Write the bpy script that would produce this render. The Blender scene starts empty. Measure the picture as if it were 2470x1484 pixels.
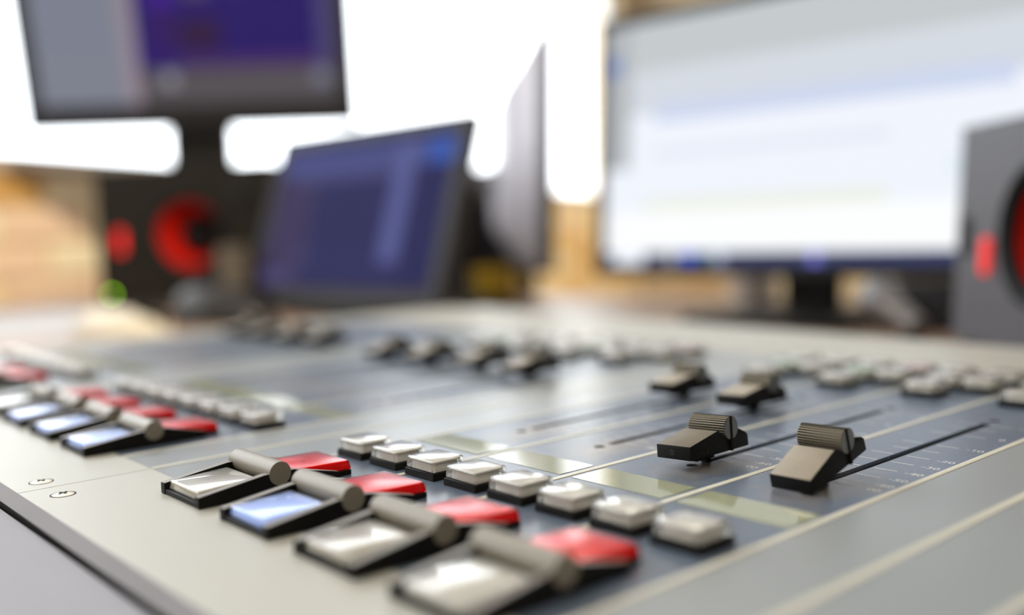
import bpy, bmesh, math, random
from mathutils import Vector, Matrix
random.seed(7)
sc = bpy.context.scene
COL = sc.collection
S = 0.04            # one console channel is 40 mm wide
ZC = 0.80           # height of the console's top surface above the floor

# ------------------------------------------------------------------ camera
cam_d = bpy.data.cameras.new('camera')
cam = bpy.data.objects.new('camera', cam_d)
COL.objects.link(cam)
_r = Vector((0.75115884, -0.65934705, -0.03196654))
_u = Vector((0.07532237, 0.03750056, 0.99645384))
_f = Vector((0.65581013, 0.75090291, -0.07783247))
cam.matrix_world = Matrix(((_r.x, _u.x, -_f.x, -0.16259537), (_r.y, _u.y, -_f.y, -0.29095151),
                           (_r.z, _u.z, -_f.z, 0.07462864 + ZC), (0, 0, 0, 1)))
cam_d.sensor_width = 36.0
cam_d.lens = 34.527
cam_d.clip_start = 0.005
cam_d.clip_end = 60
cam_d.dof.use_dof = True
cam_d.dof.focus_distance = 7.45 * S
cam_d.dof.aperture_fstop = 3.15
cam_d.dof.aperture_blades = 0
sc.camera = cam

# ------------------------------------------------------------------ world, exposure
world = bpy.data.worlds.new('world')
sc.world = world
world.use_nodes = True
bg = world.node_tree.nodes['Background']
bg.inputs[0].default_value = (0.93, 0.96, 1.0, 1)
SKY = 6.0
bg.inputs[1].default_value = SKY
CEIL_W = 12.0        # strength of the ceiling panels
sc.view_settings.view_transform = 'Standard'
sc.view_settings.look = 'None'
sc.view_settings.exposure = 0.0
sc.view_settings.gamma = 1.0
sc.view_settings.use_curve_mapping = False
sc.cycles.use_denoising = True
sc.cycles.max_bounces = 10
sc.cycles.transparent_max_bounces = 16
sc.cycles.transmission_bounces = 10
sc.cycles.sample_clamp_indirect = 6.0

# ------------------------------------------------------------------ materials
MATS = {}
def mat(name, col, rough=0.5, metal=0.0, spec=0.5, vary=0.0, scale=40.0, bump=0.0, coat=0.0, emit=None, estr=0.0,
        col2=None, trans=0.0, dust=0.0, dustcol=(0.5, 0.45, 0.36), dscale=900.0):
    m = bpy.data.materials.new(name)
    m.use_nodes = True
    nt = m.node_tree
    p = nt.nodes['Principled BSDF']
    p.inputs['Base Color'].default_value = (*col, 1)
    p.inputs['Roughness'].default_value = rough
    p.inputs['Metallic'].default_value = metal
    p.inputs['Specular IOR Level'].default_value = spec
    p.inputs['Coat Weight'].default_value = coat
    p.inputs['Transmission Weight'].default_value = trans
    last = None
    if vary or bump or dust:
        tc = nt.nodes.new('ShaderNodeTexCoord')
    if vary:
        nz = nt.nodes.new('ShaderNodeTexNoise')
        nz.inputs['Scale'].default_value = scale
        nz.inputs['Detail'].default_value = 5
        nt.links.new(tc.outputs['Object'], nz.inputs['Vector'])
        mx = nt.nodes.new('ShaderNodeMix')
        mx.data_type = 'RGBA'
        c2 = col2 or tuple(max(0, c * (1 - vary)) for c in col)
        c1 = col if col2 else tuple(min(1, c * (1 + vary)) for c in col)
        mx.inputs['A'].default_value = (*c1, 1)
        mx.inputs['B'].default_value = (*c2, 1)
        nt.links.new(nz.outputs['Fac'], mx.inputs['Factor'])
        last = mx.outputs['Result']
        nt.links.new(last, p.inputs['Base Color'])
    if dust:
        n2 = nt.nodes.new('ShaderNodeTexNoise')
        n2.inputs['Scale'].default_value = dscale
        n2.inputs['Detail'].default_value = 3
        nt.links.new(tc.outputs['Object'], n2.inputs['Vector'])
        n3 = nt.nodes.new('ShaderNodeTexNoise')
        n3.inputs['Scale'].default_value = 35
        n3.inputs['Detail'].default_value = 4
        nt.links.new(tc.outputs['Object'], n3.inputs['Vector'])
        r1 = nt.nodes.new('ShaderNodeMapRange')
        r1.inputs['From Min'].default_value = 0.60
        r1.inputs['From Max'].default_value = 0.70
        nt.links.new(n2.outputs['Fac'], r1.inputs['Value'])
        r2 = nt.nodes.new('ShaderNodeMapRange')
        r2.inputs['From Min'].default_value = 0.42
        r2.inputs['From Max'].default_value = 0.68
        nt.links.new(n3.outputs['Fac'], r2.inputs['Value'])
        mu = nt.nodes.new('ShaderNodeMath'); mu.operation = 'MULTIPLY'
        nt.links.new(r1.outputs['Result'], mu.inputs[0]); nt.links.new(r2.outputs['Result'], mu.inputs[1])
        m2 = nt.nodes.new('ShaderNodeMath'); m2.operation = 'MULTIPLY'
        nt.links.new(mu.outputs[0], m2.inputs[0]); m2.inputs[1].default_value = dust
        mx2 = nt.nodes.new('ShaderNodeMix'); mx2.data_type = 'RGBA'
        nt.links.new(m2.outputs[0], mx2.inputs['Factor'])
        if last: nt.links.new(last, mx2.inputs['A'])
        else: mx2.inputs['A'].default_value = (*col, 1)
        mx2.inputs['B'].default_value = (*dustcol, 1)
        nt.links.new(mx2.outputs['Result'], p.inputs['Base Color'])
    if bump:
        nb = nt.nodes.new('ShaderNodeTexNoise')
        nb.inputs['Scale'].default_value = scale * 8
        nb.inputs['Detail'].default_value = 3
        nt.links.new(tc.outputs['Object'], nb.inputs['Vector'])
        bp = nt.nodes.new('ShaderNodeBump')
        bp.inputs['Strength'].default_value = bump
        bp.inputs['Distance'].default_value = 0.001
        nt.links.new(nb.outputs['Fac'], bp.inputs['Height'])
        nt.links.new(bp.outputs['Normal'], p.inputs['Normal'])
    if emit:
        p.inputs['Emission Color'].default_value = (*emit, 1)
        p.inputs['Emission Strength'].default_value = estr
    MATS[name] = m
    return m

def grazing(nt, base, gain):
    """share of mirror gloss: low face on, high at a grazing angle, the same from both sides"""
    lw = nt.nodes.new('ShaderNodeLayerWeight'); lw.inputs['Blend'].default_value = 0.5
    pw = nt.nodes.new('ShaderNodeMath'); pw.operation = 'POWER'; pw.inputs[1].default_value = 5
    nt.links.new(lw.outputs['Facing'], pw.inputs[0])
    ma = nt.nodes.new('ShaderNodeMath'); ma.operation = 'MULTIPLY_ADD'
    nt.links.new(pw.outputs[0], ma.inputs[0]); ma.inputs[1].default_value = gain; ma.inputs[2].default_value = base
    return ma.outputs[0]

def clear_mat(name, tint, glass_share=0.5, rough=0.02):
    """clear plastic: Fresnel gloss over a mix of see-through and refracting plastic"""
    m = bpy.data.materials.new(name)
    m.use_nodes = True
    nt = m.node_tree
    nt.nodes.clear()
    out = nt.nodes.new('ShaderNodeOutputMaterial')
    tr = nt.nodes.new('ShaderNodeBsdfTransparent'); tr.inputs[0].default_value = (*tint, 1)
    gl = nt.nodes.new('ShaderNodeBsdfGlass'); gl.inputs['Color'].default_value = (*tint, 1)
    gl.inputs['Roughness'].default_value = rough; gl.inputs['IOR'].default_value = 1.47
    mx = nt.nodes.new('ShaderNodeMixShader'); mx.inputs[0].default_value = glass_share
    nt.links.new(tr.outputs[0], mx.inputs[1]); nt.links.new(gl.outputs[0], mx.inputs[2])
    gs = nt.nodes.new('ShaderNodeBsdfGlossy'); gs.inputs['Roughness'].default_value = 0.24
    fr = grazing(nt, 0.04, 0.9)
    m2 = nt.nodes.new('ShaderNodeMixShader')
    nt.links.new(fr, m2.inputs[0]); nt.links.new(mx.outputs[0], m2.inputs[1]); nt.links.new(gs.outputs[0], m2.inputs[2])
    nt.links.new(m2.outputs[0], out.inputs[0])
    MATS[name] = m
    return m

def pane_mat(name):
    m = bpy.data.materials.new(name)
    m.use_nodes = True
    nt = m.node_tree
    nt.nodes.clear()
    out = nt.nodes.new('ShaderNodeOutputMaterial')
    tr = nt.nodes.new('ShaderNodeBsdfTransparent'); tr.inputs[0].default_value = (0.97, 0.98, 0.98, 1)
    gs = nt.nodes.new('ShaderNodeBsdfGlossy'); gs.inputs['Roughness'].default_value = 0.0
    fr = grazing(nt, 0.03, 0.5)
    m2 = nt.nodes.new('ShaderNodeMixShader')
    nt.links.new(fr, m2.inputs[0]); nt.links.new(tr.outputs[0], m2.inputs[1]); nt.links.new(gs.outputs[0], m2.inputs[2])
    nt.links.new(m2.outputs[0], out.inputs[0])
    MATS[name] = m
    return m

def screen_mat(name, base, rects, strength=1.0):
    """picture on a lit display: rectangles (x0, x1, y0, y1, colour) in 0..1 from the lower left corner"""
    m = bpy.data.materials.new(name)
    m.use_nodes = True
    nt = m.node_tree
    p = nt.nodes['Principled BSDF']
    p.inputs['Base Color'].default_value = (0.012, 0.012, 0.014, 1)
    p.inputs['Roughness'].default_value = 0.22
    p.inputs['Specular IOR Level'].default_value = 0.0
    tc = nt.nodes.new('ShaderNodeTexCoord')
    sp = nt.nodes.new('ShaderNodeSeparateXYZ')
    nt.links.new(tc.outputs['Generated'], sp.inputs[0])
    def cmp(sock, op, v):
        n = nt.nodes.new('ShaderNodeMath'); n.operation = op
        nt.links.new(sock, n.inputs[0]); n.inputs[1].default_value = v
        return n.outputs[0]
    def mul(a, b):
        n = nt.nodes.new('ShaderNodeMath'); n.operation = 'MULTIPLY'
        nt.links.new(a, n.inputs[0]); nt.links.new(b, n.inputs[1])
        return n.outputs[0]
    last = None
    for (x0, x1, y0, y1, c) in rects:
        k = mul(mul(cmp(sp.outputs['X'], 'GREATER_THAN', x0), cmp(sp.outputs['X'], 'LESS_THAN', x1)),
                mul(cmp(sp.outputs['Z'], 'GREATER_THAN', y0), cmp(sp.outputs['Z'], 'LESS_THAN', y1)))
        mx = nt.nodes.new('ShaderNodeMix'); mx.data_type = 'RGBA'
        nt.links.new(k, mx.inputs['Factor'])
        if last is None: mx.inputs['A'].default_value = (*base, 1)
        else: nt.links.new(last, mx.inputs['A'])
        mx.inputs['B'].default_value = (*c, 1)
        last = mx.outputs['Result']
    nt.links.new(last, p.inputs['Emission Color'])
    p.inputs['Emission Strength'].default_value = strength
    MATS[name] = m
    return m

def lin(r, g, b):
    f = lambda c: (c / 255 / 12.92) if c / 255 <= 0.04045 else ((c / 255 + 0.055) / 1.055) ** 2.4
    return (f(r), f(g), f(b))

mat('cream_paint', (0.425, 0.418, 0.366), 0.42, spec=0.32, vary=0.05, scale=14, bump=0.02, dust=0.25, dustcol=(0.42, 0.33, 0.2))
mat('divider_paint', (0.56, 0.54, 0.44), 0.38, vary=0.05, scale=30)
mat('blue_overlay', (0.098, 0.128, 0.176), 0.29, vary=0.12, scale=18, dust=0.55, bump=0.02)
def foot_dirt(name, centre, size, strength, col):
    """greasy brown dirt rubbed into the panel where the fader rests at the foot of its slot"""
    nt = MATS[name].node_tree
    p = nt.nodes['Principled BSDF']
    src = p.inputs['Base Color'].links[0].from_socket
    tc = nt.nodes.new('ShaderNodeTexCoord')
    mp = nt.nodes.new('ShaderNodeMapping'); mp.vector_type = 'TEXTURE'
    mp.inputs['Location'].default_value = (centre[0] * S, -centre[1] * S, 0); mp.inputs['Scale'].default_value = (size[0] * S, size[1] * S, 1)
    nt.links.new(tc.outputs['Object'], mp.inputs['Vector'])
    ln = nt.nodes.new('ShaderNodeVectorMath'); ln.operation = 'LENGTH'; nt.links.new(mp.outputs[0], ln.inputs[0])
    nz = nt.nodes.new('ShaderNodeTexNoise'); nz.inputs['Scale'].default_value = 70; nz.inputs['Detail'].default_value = 6
    nt.links.new(tc.outputs['Object'], nz.inputs['Vector'])
    ad = nt.nodes.new('ShaderNodeMath'); ad.operation = 'MULTIPLY_ADD'; ad.inputs[1].default_value = 1.6
    nt.links.new(nz.outputs['Fac'], ad.inputs[0]); nt.links.new(ln.outputs['Value'], ad.inputs[2])
    mr = nt.nodes.new('ShaderNodeMapRange'); mr.inputs['From Min'].default_value = 1.75; mr.inputs['From Max'].default_value = 0.9
    mr.inputs['To Max'].default_value = strength
    nt.links.new(ad.outputs[0], mr.inputs['Value'])
    mx = nt.nodes.new('ShaderNodeMix'); mx.data_type = 'RGBA'
    nt.links.new(mr.outputs['Result'], mx.inputs['Factor']); nt.links.new(src, mx.inputs['A']); mx.inputs['B'].default_value = (*col, 1)
    nt.links.new(mx.outputs['Result'], p.inputs['Base Color'])
foot_dirt('blue_overlay', (2.0, 0.58), (0.75, 0.36), 0.6, (0.30, 0.24, 0.17))
mat('grey_overlay', (0.25, 0.27, 0.275), 0.30, vary=0.06, scale=10, dust=0.3)
mat('label_film', (0.33, 0.345, 0.235), 0.07, vary=0.08, scale=25, dust=0.5, dustcol=(0.2, 0.16, 0.09))
mat('print_white', (0.72, 0.72, 0.70), 0.5)
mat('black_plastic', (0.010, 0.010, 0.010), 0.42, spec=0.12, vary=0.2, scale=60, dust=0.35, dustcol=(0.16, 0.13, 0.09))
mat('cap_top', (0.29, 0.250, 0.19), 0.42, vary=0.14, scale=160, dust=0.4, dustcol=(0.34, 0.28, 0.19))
mat('cap_dirty', (0.150, 0.128, 0.095), 0.55, spec=0.2, vary=0.25, scale=160, dust=0.7, dustcol=(0.36, 0.28, 0.16))
mat('mark_dim', (0.07, 0.06, 0.042), 0.6)
mat('roller_grey', (0.46, 0.40, 0.285), 0.42, vary=0.06, scale=120)
mat('roller_end', (0.16, 0.17, 0.175), 0.4, vary=0.05, scale=120)
mat('bar_taupe', (0.235, 0.208, 0.158), 0.42, vary=0.05, scale=60)
mat('cheek_top_lit', (0.20, 0.175, 0.145), 0.42, vary=0.1, scale=90)  # lighter taupe on the upward faces paints in light from above
mat('key_black', (0.010, 0.010, 0.009), 0.5, spec=0.12)
mat('groove_dark', (0.03, 0.025, 0.02), 0.6, spec=0.1)
clear_mat('clear_lens', (0.97, 0.965, 0.94), 0.80, 0.04)
clear_mat('blue_lens', (0.86, 0.90, 1.0), 0.45)
clear_mat('red_lens', (0.95, 0.06, 0.08), 0.35)
mat('insert_white', (0.88, 0.865, 0.82), 0.5)
mat('insert_beige', (0.66, 0.62, 0.53), 0.5, vary=0.05, scale=80)
mat('insert_blue', (0.45, 0.58, 0.93), 0.45, emit=(0.45, 0.6, 1.0), estr=0.18)
mat('insert_red', (0.78, 0.01, 0.03), 0.4, emit=(1.0, 0.0, 0.02), estr=0.10)
mat('insert_green', (0.58, 0.80, 0.60), 0.5)
mat('insert_pink', (0.86, 0.62, 0.62), 0.5)
mat('screw_steel', (0.50, 0.41, 0.30), 0.36, metal=1.0)
mat('dark_recess', (0.010, 0.009, 0.008), 0.6, spec=0.1)
mat('brass_dark', (0.38, 0.27, 0.17), 0.45, metal=0.3)
mat('rail_grey', (0.215, 0.205, 0.215), 0.7, spec=0.25, vary=0.12, scale=30, bump=0.05)
mat('armrest_grey', (0.33, 0.33, 0.365), 0.75, spec=0.25, vary=0.05, scale=25)
mat('desk_wood', (0.26, 0.165, 0.11), 0.42, vary=0.22, scale=9, bump=0.03)
mat('desk_edge', (0.20, 0.13, 0.09), 0.5)
mat('monitor_black', (0.018, 0.017, 0.018), 0.4, spec=0.1)
mat('monitor_grey', (0.52, 0.50, 0.55), 0.4, vary=0.04, scale=8)
mat('stand_black', (0.013, 0.012, 0.011), 0.45, spec=0.1)
mat('cabinet_black', (0.012, 0.010, 0.007), 0.5, spec=0.1, vary=0.1, scale=30)
mat('cabinet_grey', (0.072, 0.072, 0.082), 0.42, vary=0.06, scale=30)
mat('cone_red', (0.36, 0.008, 0.004), 0.42, spec=0.1, emit=(0.8, 0.01, 0.0), estr=0.05)  # slight red glow stands in for light falling on the cone
mat('rubber', (0.010, 0.010, 0.010), 0.55, spec=0.1)
mat('badge_red', (0.7, 0.02, 0.02), 0.35, emit=(1.0, 0.01, 0.01), estr=0.55)
mat('led_green', (0.1, 0.3, 0.0), 0.4, emit=(0.17, 0.40, 0.0), estr=13.0)
mat('mouse_cream', (0.50, 0.45, 0.35), 0.5)
mat('mouse_dark', (0.022, 0.021, 0.021), 0.3, spec=0.2)
mat('paper_white', (0.34, 0.335, 0.345), 0.6)
mat('mustard', (0.42, 0.27, 0.02), 0.35)
mat('cup_grey', (0.88, 0.84, 0.80), 0.3)
mat('mic_metal', (0.20, 0.20, 0.21), 0.5, metal=0.8)
mat('mic_body', (0.10, 0.08, 0.065), 0.4)
mat('case_grey', (0.075, 0.072, 0.068), 0.45, spec=0.1, vary=0.1, scale=20)
mat('pot_grey', (0.09, 0.077, 0.06), 0.3)
mat('foam', (0.02, 0.019, 0.018), 0.9)
mat('wall_paint', (0.46, 0.40, 0.33), 0.85, vary=0.05, scale=3)
mat('wall_dark', (0.20, 0.19, 0.18), 0.9, vary=0.05, scale=3)
mat('ceiling_white', (0.62, 0.61, 0.58), 0.9)
mat('floor_carpet', (0.10, 0.09, 0.085), 0.95, vary=0.2, scale=30)
mat('mortar', (0.66, 0.52, 0.34), 0.95, vary=0.1, scale=20)
mat('frame_white', (0.80, 0.80, 0.79), 0.4)
mat('sill_stone', (0.66, 0.60, 0.52), 0.5)
mat('lamp_panel', (0.9, 0.9, 0.9), 0.5, emit=(1.0, 0.90, 0.76), estr=CEIL_W)
BR = [mat('brick_%s' % n, c, 0.85, vary=0.18, scale=28, bump=0.3) for n, c in (
    ('tan', (0.78, 0.54, 0.25)), ('sand', (0.88, 0.70, 0.42)), ('buff', (0.90, 0.77, 0.54)), ('ochre', (0.64, 0.38, 0.12)), ('rose', (0.82, 0.62, 0.44)))]
pane_mat('window_glass')

# ------------------------------------------------------------------ mesh helpers (console units in, metres out)
class MB:
    def __init__(self): self.bm = bmesh.new()
    def _add(self, pts, faces, mi=0, smooth=False):
        vs = [self.bm.verts.new(p) for p in pts]
        out = []
        for f in faces:
            try:
                q = self.bm.faces.new([vs[i] for i in f]); q.material_index = mi; q.smooth = smooth; out.append(q)
            except ValueError: pass
        return out
    def box(self, u0, u1, v0, v1, h0, h1, mi=0, top=None):
        """top: (du, dv) inset of the upper face"""
        a, b = top or (0, 0)
        P = [(u0, v0, h0), (u1, v0, h0), (u1, v1, h0), (u0, v1, h0),
             (u0 + a, v0 + b, h1), (u1 - a, v0 + b, h1), (u1 - a, v1 - b, h1), (u0 + a, v1 - b, h1)]
        return self._add([(p[0] * S, -p[1] * S, p[2] * S) for p in P],
                  [(0, 3, 2, 1), (4, 5, 6, 7), (0, 1, 5, 4), (1, 2, 6, 5), (2, 3, 7, 6), (3, 0, 4, 7)], mi)
    def prism(self, prof, v0, v1, mi=0, side_mi=None):
        """profile [(u, h)...] swept across v"""
        n = len(prof)
        pts = [(u * S, -v0 * S, h * S) for u, h in prof] + [(u * S, -v1 * S, h * S) for u, h in prof]
        fs = [tuple(range(n)), tuple(range(2 * n - 1, n - 1, -1))]
        self._add(pts, fs + [(i, (i + 1) % n, n + (i + 1) % n, n + i) for i in range(n)], mi)
    def cyl_v(self, u, h, r, v0, v1, n=32, mi=0, end_mi=None, teeth=0, depth=0.0):
        prof = []
        if teeth:
            for i in range(teeth * 4):
                a = 2 * math.pi * i / (teeth * 4)
                rr = r if i % 4 in (0, 1) else r - depth
                prof.append((u + rr * math.cos(a), h + rr * math.sin(a)))
        else:
            prof = [(u + r * math.cos(2 * math.pi * i / n), h + r * math.sin(2 * math.pi * i / n)) for i in range(n)]
        N = len(prof)
        pts = [(a * S, -v0 * S, b * S) for a, b in prof] + [(a * S, -v1 * S, b * S) for a, b in prof]
        q = [(i, (i + 1) % N, N + (i + 1) % N, N + i) for i in range(N)]
        if teeth:
            self._add(pts, q[0::4], mi)
            self._add(pts, [x for i, x in enumerate(q) if i % 4], mi + 2)
        else: self._add(pts, q, mi, smooth=True)
        rc = r - depth - 0.001 if teeth else r
        e = mi if end_mi is None else end_mi
        self._add(pts[:N], [tuple(range(N))], e)
        self._add(pts[N:], [tuple(range(N))], e)
    def build(self, name, mats, parent=None, bevel=0.0, weld=False, angle=35, seg=2):
        bm = self.bm
        if weld: bmesh.ops.remove_doubles(bm, verts=bm.verts, dist=1e-6)
        bmesh.ops.recalc_face_normals(bm, faces=bm.faces)
        if bevel:
            es = [e for e in bm.edges if len(e.link_faces) == 2 and e.calc_face_angle(0) > math.radians(25)]
            bmesh.ops.bevel(bm, geom=es, offset=bevel * S, segments=seg, affect='EDGES', clamp_overlap=True, profile=0.5)
            bmesh.ops.recalc_face_normals(bm, faces=bm.faces)
        me = bpy.data.meshes.new(name)
        bm.to_mesh(me); bm.free()
        for m in (mats if isinstance(mats, (list, tuple)) else [mats]):
            me.materials.append(MATS[m] if isinstance(m, str) else m)
        if bevel:
            for p in me.polygons: p.use_smooth = True
        me.set_sharp_from_angle(angle=math.radians(angle))
        return link(name, me, parent)

def link(name, me, parent=None):
    o = bpy.data.objects.new(name, me)
    COL.objects.link(o)
    if parent: o.parent = parent
    return o
def tag(o, label=None, cat=None, group=None, kind=None):
    if label: o['label'] = label
    if cat: o['category'] = cat
    if group: o['group'] = group
    if kind: o['kind'] = kind
    return o
def empty(name, loc=(0, 0, 0), rot=(0, 0, 0)):
    o = bpy.data.objects.new(name, None)
    COL.objects.link(o)
    o.empty_display_size = 0.01
    o.location = loc; o.rotation_euler = rot
    return o
KIDS = {}
def dup(root, loc, rot=(0, 0, 0), swap=None):
    """copy a thing with copies of its parts and their sub-parts; swap: {part name: mesh}"""
    r = root.copy(); COL.objects.link(r)
    r.location = loc; r.rotation_euler = rot
    def rec(src, dst):
        for ch in [o for o in KIDS.get(src.name, [])]:
            c = ch.copy(); COL.objects.link(c); c.parent = dst
            stem = ch.name.split('.')[0]
            if swap and stem in swap: c.data = swap[stem]
            rec(ch, c)
    rec(root, r)
    return r
def register(o):
    KIDS[o.name] = list(o.children)
    for c in o.children: register(c)
def at(u, v, h=0.0): return (u * S, -v * S, ZC + h * S)

# ================================================================== the room
AZ = math.radians(25.3)
D2 = Vector((math.cos(AZ), math.sin(AZ), 0)); N2 = Vector((math.sin(AZ), -math.cos(AZ), 0))
P1 = Vector((0.484, 2.0079, 0))
S0, S1, T1, ZT = -2.7, 4.72, 5.0, 2.9
SILL, HEAD = 1.072, 2.62
def wl(s, t, z): p = P1 + D2 * s + N2 * t; return (p.x, p.y, z)
def wbox(bm, s0, s1, t0, t1, z0, z1):
    P = [wl(s0, t0, z0), wl(s1, t0, z0), wl(s1, t1, z0), wl(s0, t1, z0), wl(s0, t0, z1), wl(s1, t0, z1), wl(s1, t1, z1), wl(s0, t1, z1)]
    bm._add(P, [(0, 3, 2, 1), (4, 5, 6, 7), (0, 1, 5, 4), (1, 2, 6, 5), (2, 3, 7, 6), (3, 0, 4, 7)])
def struct(name, m, *boxes, parent=None, bevel=0):
    b = MB()
    for x in boxes: wbox(b, *x)
    o = b.build(name, m, parent)
    if not parent: o['kind'] = 'structure'
    return o
WX0, WX1 = -2.3, 4.30
struct('floor', 'floor_carpet', (S0, S1, -0.2, T1, -0.1, 0))
struct('ceiling', 'ceiling_white', (S0, S1, -0.2, T1, ZT, ZT + 0.1))
wall_back = struct('wall_back', 'mortar', (S0, S1 + 0.2, -0.2, 0, 0, SILL - 0.03), (S0, S1 + 0.2, -0.2, 0, HEAD, ZT),
                   (S0, WX0, -0.2, 0, SILL - 0.03, HEAD), (WX1, S1 + 0.2, -0.2, 0, SILL - 0.03, HEAD))
wall_right = struct('wall_right', 'mortar', (S1, S1 + 0.2, 0, T1, 0, ZT))
struct('wall_left', 'wall_paint', (S0 - 0.2, S0, -0.2, T1, 0, ZT))
struct('wall_front', 'wall_dark', (S0 - 0.2, S1 + 0.2, T1, T1 + 0.2, 0, ZT))
win = struct('window_1', 'frame_white', (WX0, WX1, -0.12, -0.06, SILL - 0.03, SILL + 0.01), (WX0, WX1, -0.12, -0.06, HEAD - 0.05, HEAD),
             (WX0, WX0 + 0.05, -0.12, -0.06, SILL, HEAD), (WX1 - 0.05, WX1, -0.12, -0.06, SILL, HEAD))
struct('window_pane', 'window_glass', (WX0 + 0.05, WX1 - 0.05, -0.094, -0.088, SILL + 0.01, HEAD - 0.05), parent=win)
struct('window_sill', 'sill_stone', (WX0, WX1, -0.06, 0.03, SILL - 0.03, SILL), parent=win)
# bricks under the window, each its own piece
BM = MB(); bb = BM._add([(x * 0.215, y * 0.012, z * 0.067) for z in (0, 1) for (x, y) in ((0, 0), (1, 0), (1, 1), (0, 1))],
    [(0, 3, 2, 1), (4, 5, 6, 7), (0, 1, 5, 4), (1, 2, 6, 5), (2, 3, 7, 6), (3, 0, 4, 7)])
brick_proto = BM.build('brick', 'brick_tan', wall_back, bevel=0.06, seg=1)
brick_meshes = []
for m in BR:
    me = brick_proto.data.copy(); me.materials[0] = m; brick_meshes.append(me)
first = True
def lay(parent, base, along, out, s_from, s_to, z_from, rows):
    global first
    for r in range(rows):
        s = s_from + (0.1125 if r % 2 else 0)
        while s + 0.215 < s_to:
            if first: o = brick_proto; first = False
            else:
                o = brick_proto.copy(); COL.objects.link(o)
            o.parent = parent
            o.data = random.choices(brick_meshes, (3, 4, 3, 2, 2))[0]
            p = base + along * s + out * random.uniform(-0.001, 0.004)
            o.location = (p.x, p.y, z_from + r * 0.077)
            o.rotation_euler = (0, 0, math.atan2(along.y, along.x) + (math.pi if False else 0))
            s += 0.225
# local y of a brick runs to its inner side: shift so that it stands proud of the mortar
lay(wall_back, P1 + N2 * 0.008, D2, N2, -0.55, 4.7, SILL - 0.03 - 8 * 0.077, 8)
lay(wall_right, P1 + D2 * (S1 - 0.001) + N2 * 0.02, N2, -D2, 0.0, 2.5, 0.30, 5)
# ceiling light panels
for i, (s, t) in enumerate(((-1.6, 3.0), (0.7, 3.0), (-1.4, 1.0), (1.4, 1.0))):
    r = empty('ceiling_light', wl(s, t, ZT)); r.rotation_euler = (0, 0, AZ)
    tag(r, ('square white ceiling light panel behind the camera, ' if t > 2 else 'square white ceiling light panel over the console, ') + ('left one' if s < 0 else 'right one'), 'light', 'ceiling light panels')
    b = MB(); b.box(-7.5, 7.5, -7.5, 7.5, -0.3, 0); b.build('frame', 'frame_white', r)
    b = MB(); b.box(-7.1, 7.1, -7.1, 7.1, -0.4, -0.31); b.build('diffuser', 'lamp_panel', r)

# two unseen spotlights added to brighten the brick under the window
for nm, (ps, pt, pz), (ts_, tz), en in (('left', (-1.3, 3.0, 2.62), (-.12, .96), 400), ('right', (2.7, 2.9, 2.62), (3.5, .90), 420)):
    r = empty('added_spotlight', wl(ps, pt, pz))
    tag(r, 'unseen spotlight added to brighten the brick wall, %s of the two' % nm, 'spotlight', 'added spotlights')
    d = Vector(wl(ts_, 0, tz)) - Vector(wl(ps, pt, pz))
    q = d.to_track_quat('-Z', 'Y'); r.rotation_mode = 'QUATERNION'; r.rotation_quaternion = q
    b = MB()
    n = 16; rr = .045
    pts = [(rr * math.cos(2 * math.pi * i / n), rr * math.sin(2 * math.pi * i / n), z) for z in (0.02, .14) for i in range(n)]
    b._add(pts, [(i, (i + 1) % n, n + (i + 1) % n, n + i) for i in range(n)] + [tuple(range(n, 2 * n))])
    b.build('added_spot_housing', 'rubber', r)
    b = MB(); b._add([(x, y, z) for z in (.13, .32) for x, y in ((-.008, -.008), (.008, -.008), (.008, .008), (-.008, .008))], [(0, 3, 2, 1), (4, 5, 6, 7), (0, 1, 5, 4), (1, 2, 6, 5), (2, 3, 7, 6), (3, 0, 4, 7)])
    b.build('added_spot_bracket', 'rubber', r)
    l = bpy.data.lights.new('lamp', 'SPOT'); l.energy = en; l.color = (1.0, 0.86, 0.66); l.spot_size = math.radians(44); l.spot_blend = 0.7; l.shadow_soft_size = 0.04
    lo = bpy.data.objects.new('lamp', l); COL.objects.link(lo); lo.parent = r

# ================================================================== desk
desk = empty('desk', (0, 0, 0))
tag(desk, 'brown wooden desk carrying the mixing console, screens and loudspeakers', 'desk')
b = MB()
ZD = ZC - 0.04
poly = [(-0.10, -1.15), (-0.10, 1.66), (0.484, 1.94), (0.90, 2.14), (1.0, 0.92), (1.155, 0.57), (1.4, -0.2), (1.4, -1.15)]
n = len(poly)
b._add([(x, y, ZD - 0.03) for x, y in poly] + [(x, y, ZD) for x, y in poly],
       [tuple(range(n)), tuple(range(n, 2 * n))] + [(i, (i + 1) % n, n + (i + 1) % n, n + i) for i in range(n)])
b.build('desk_top', 'desk_wood', desk)
for x, y in ((0.0, -1.0), (1.2, -1.0), (0.05, 1.5), (0.85, 1.9)):
    b = MB(); b._add([(x + dx, y + dy, z) for z in (0, ZD - 0.03) for dx, dy in ((-.03, -.03), (.03, -.03), (.03, .03), (-.03, .03))],
           [(0, 3, 2, 1), (4, 5, 6, 7), (0, 1, 5, 4), (1, 2, 6, 5), (2, 3, 7, 6), (3, 0, 4, 7)])
    b.build('leg', 'desk_edge', desk)

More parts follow.
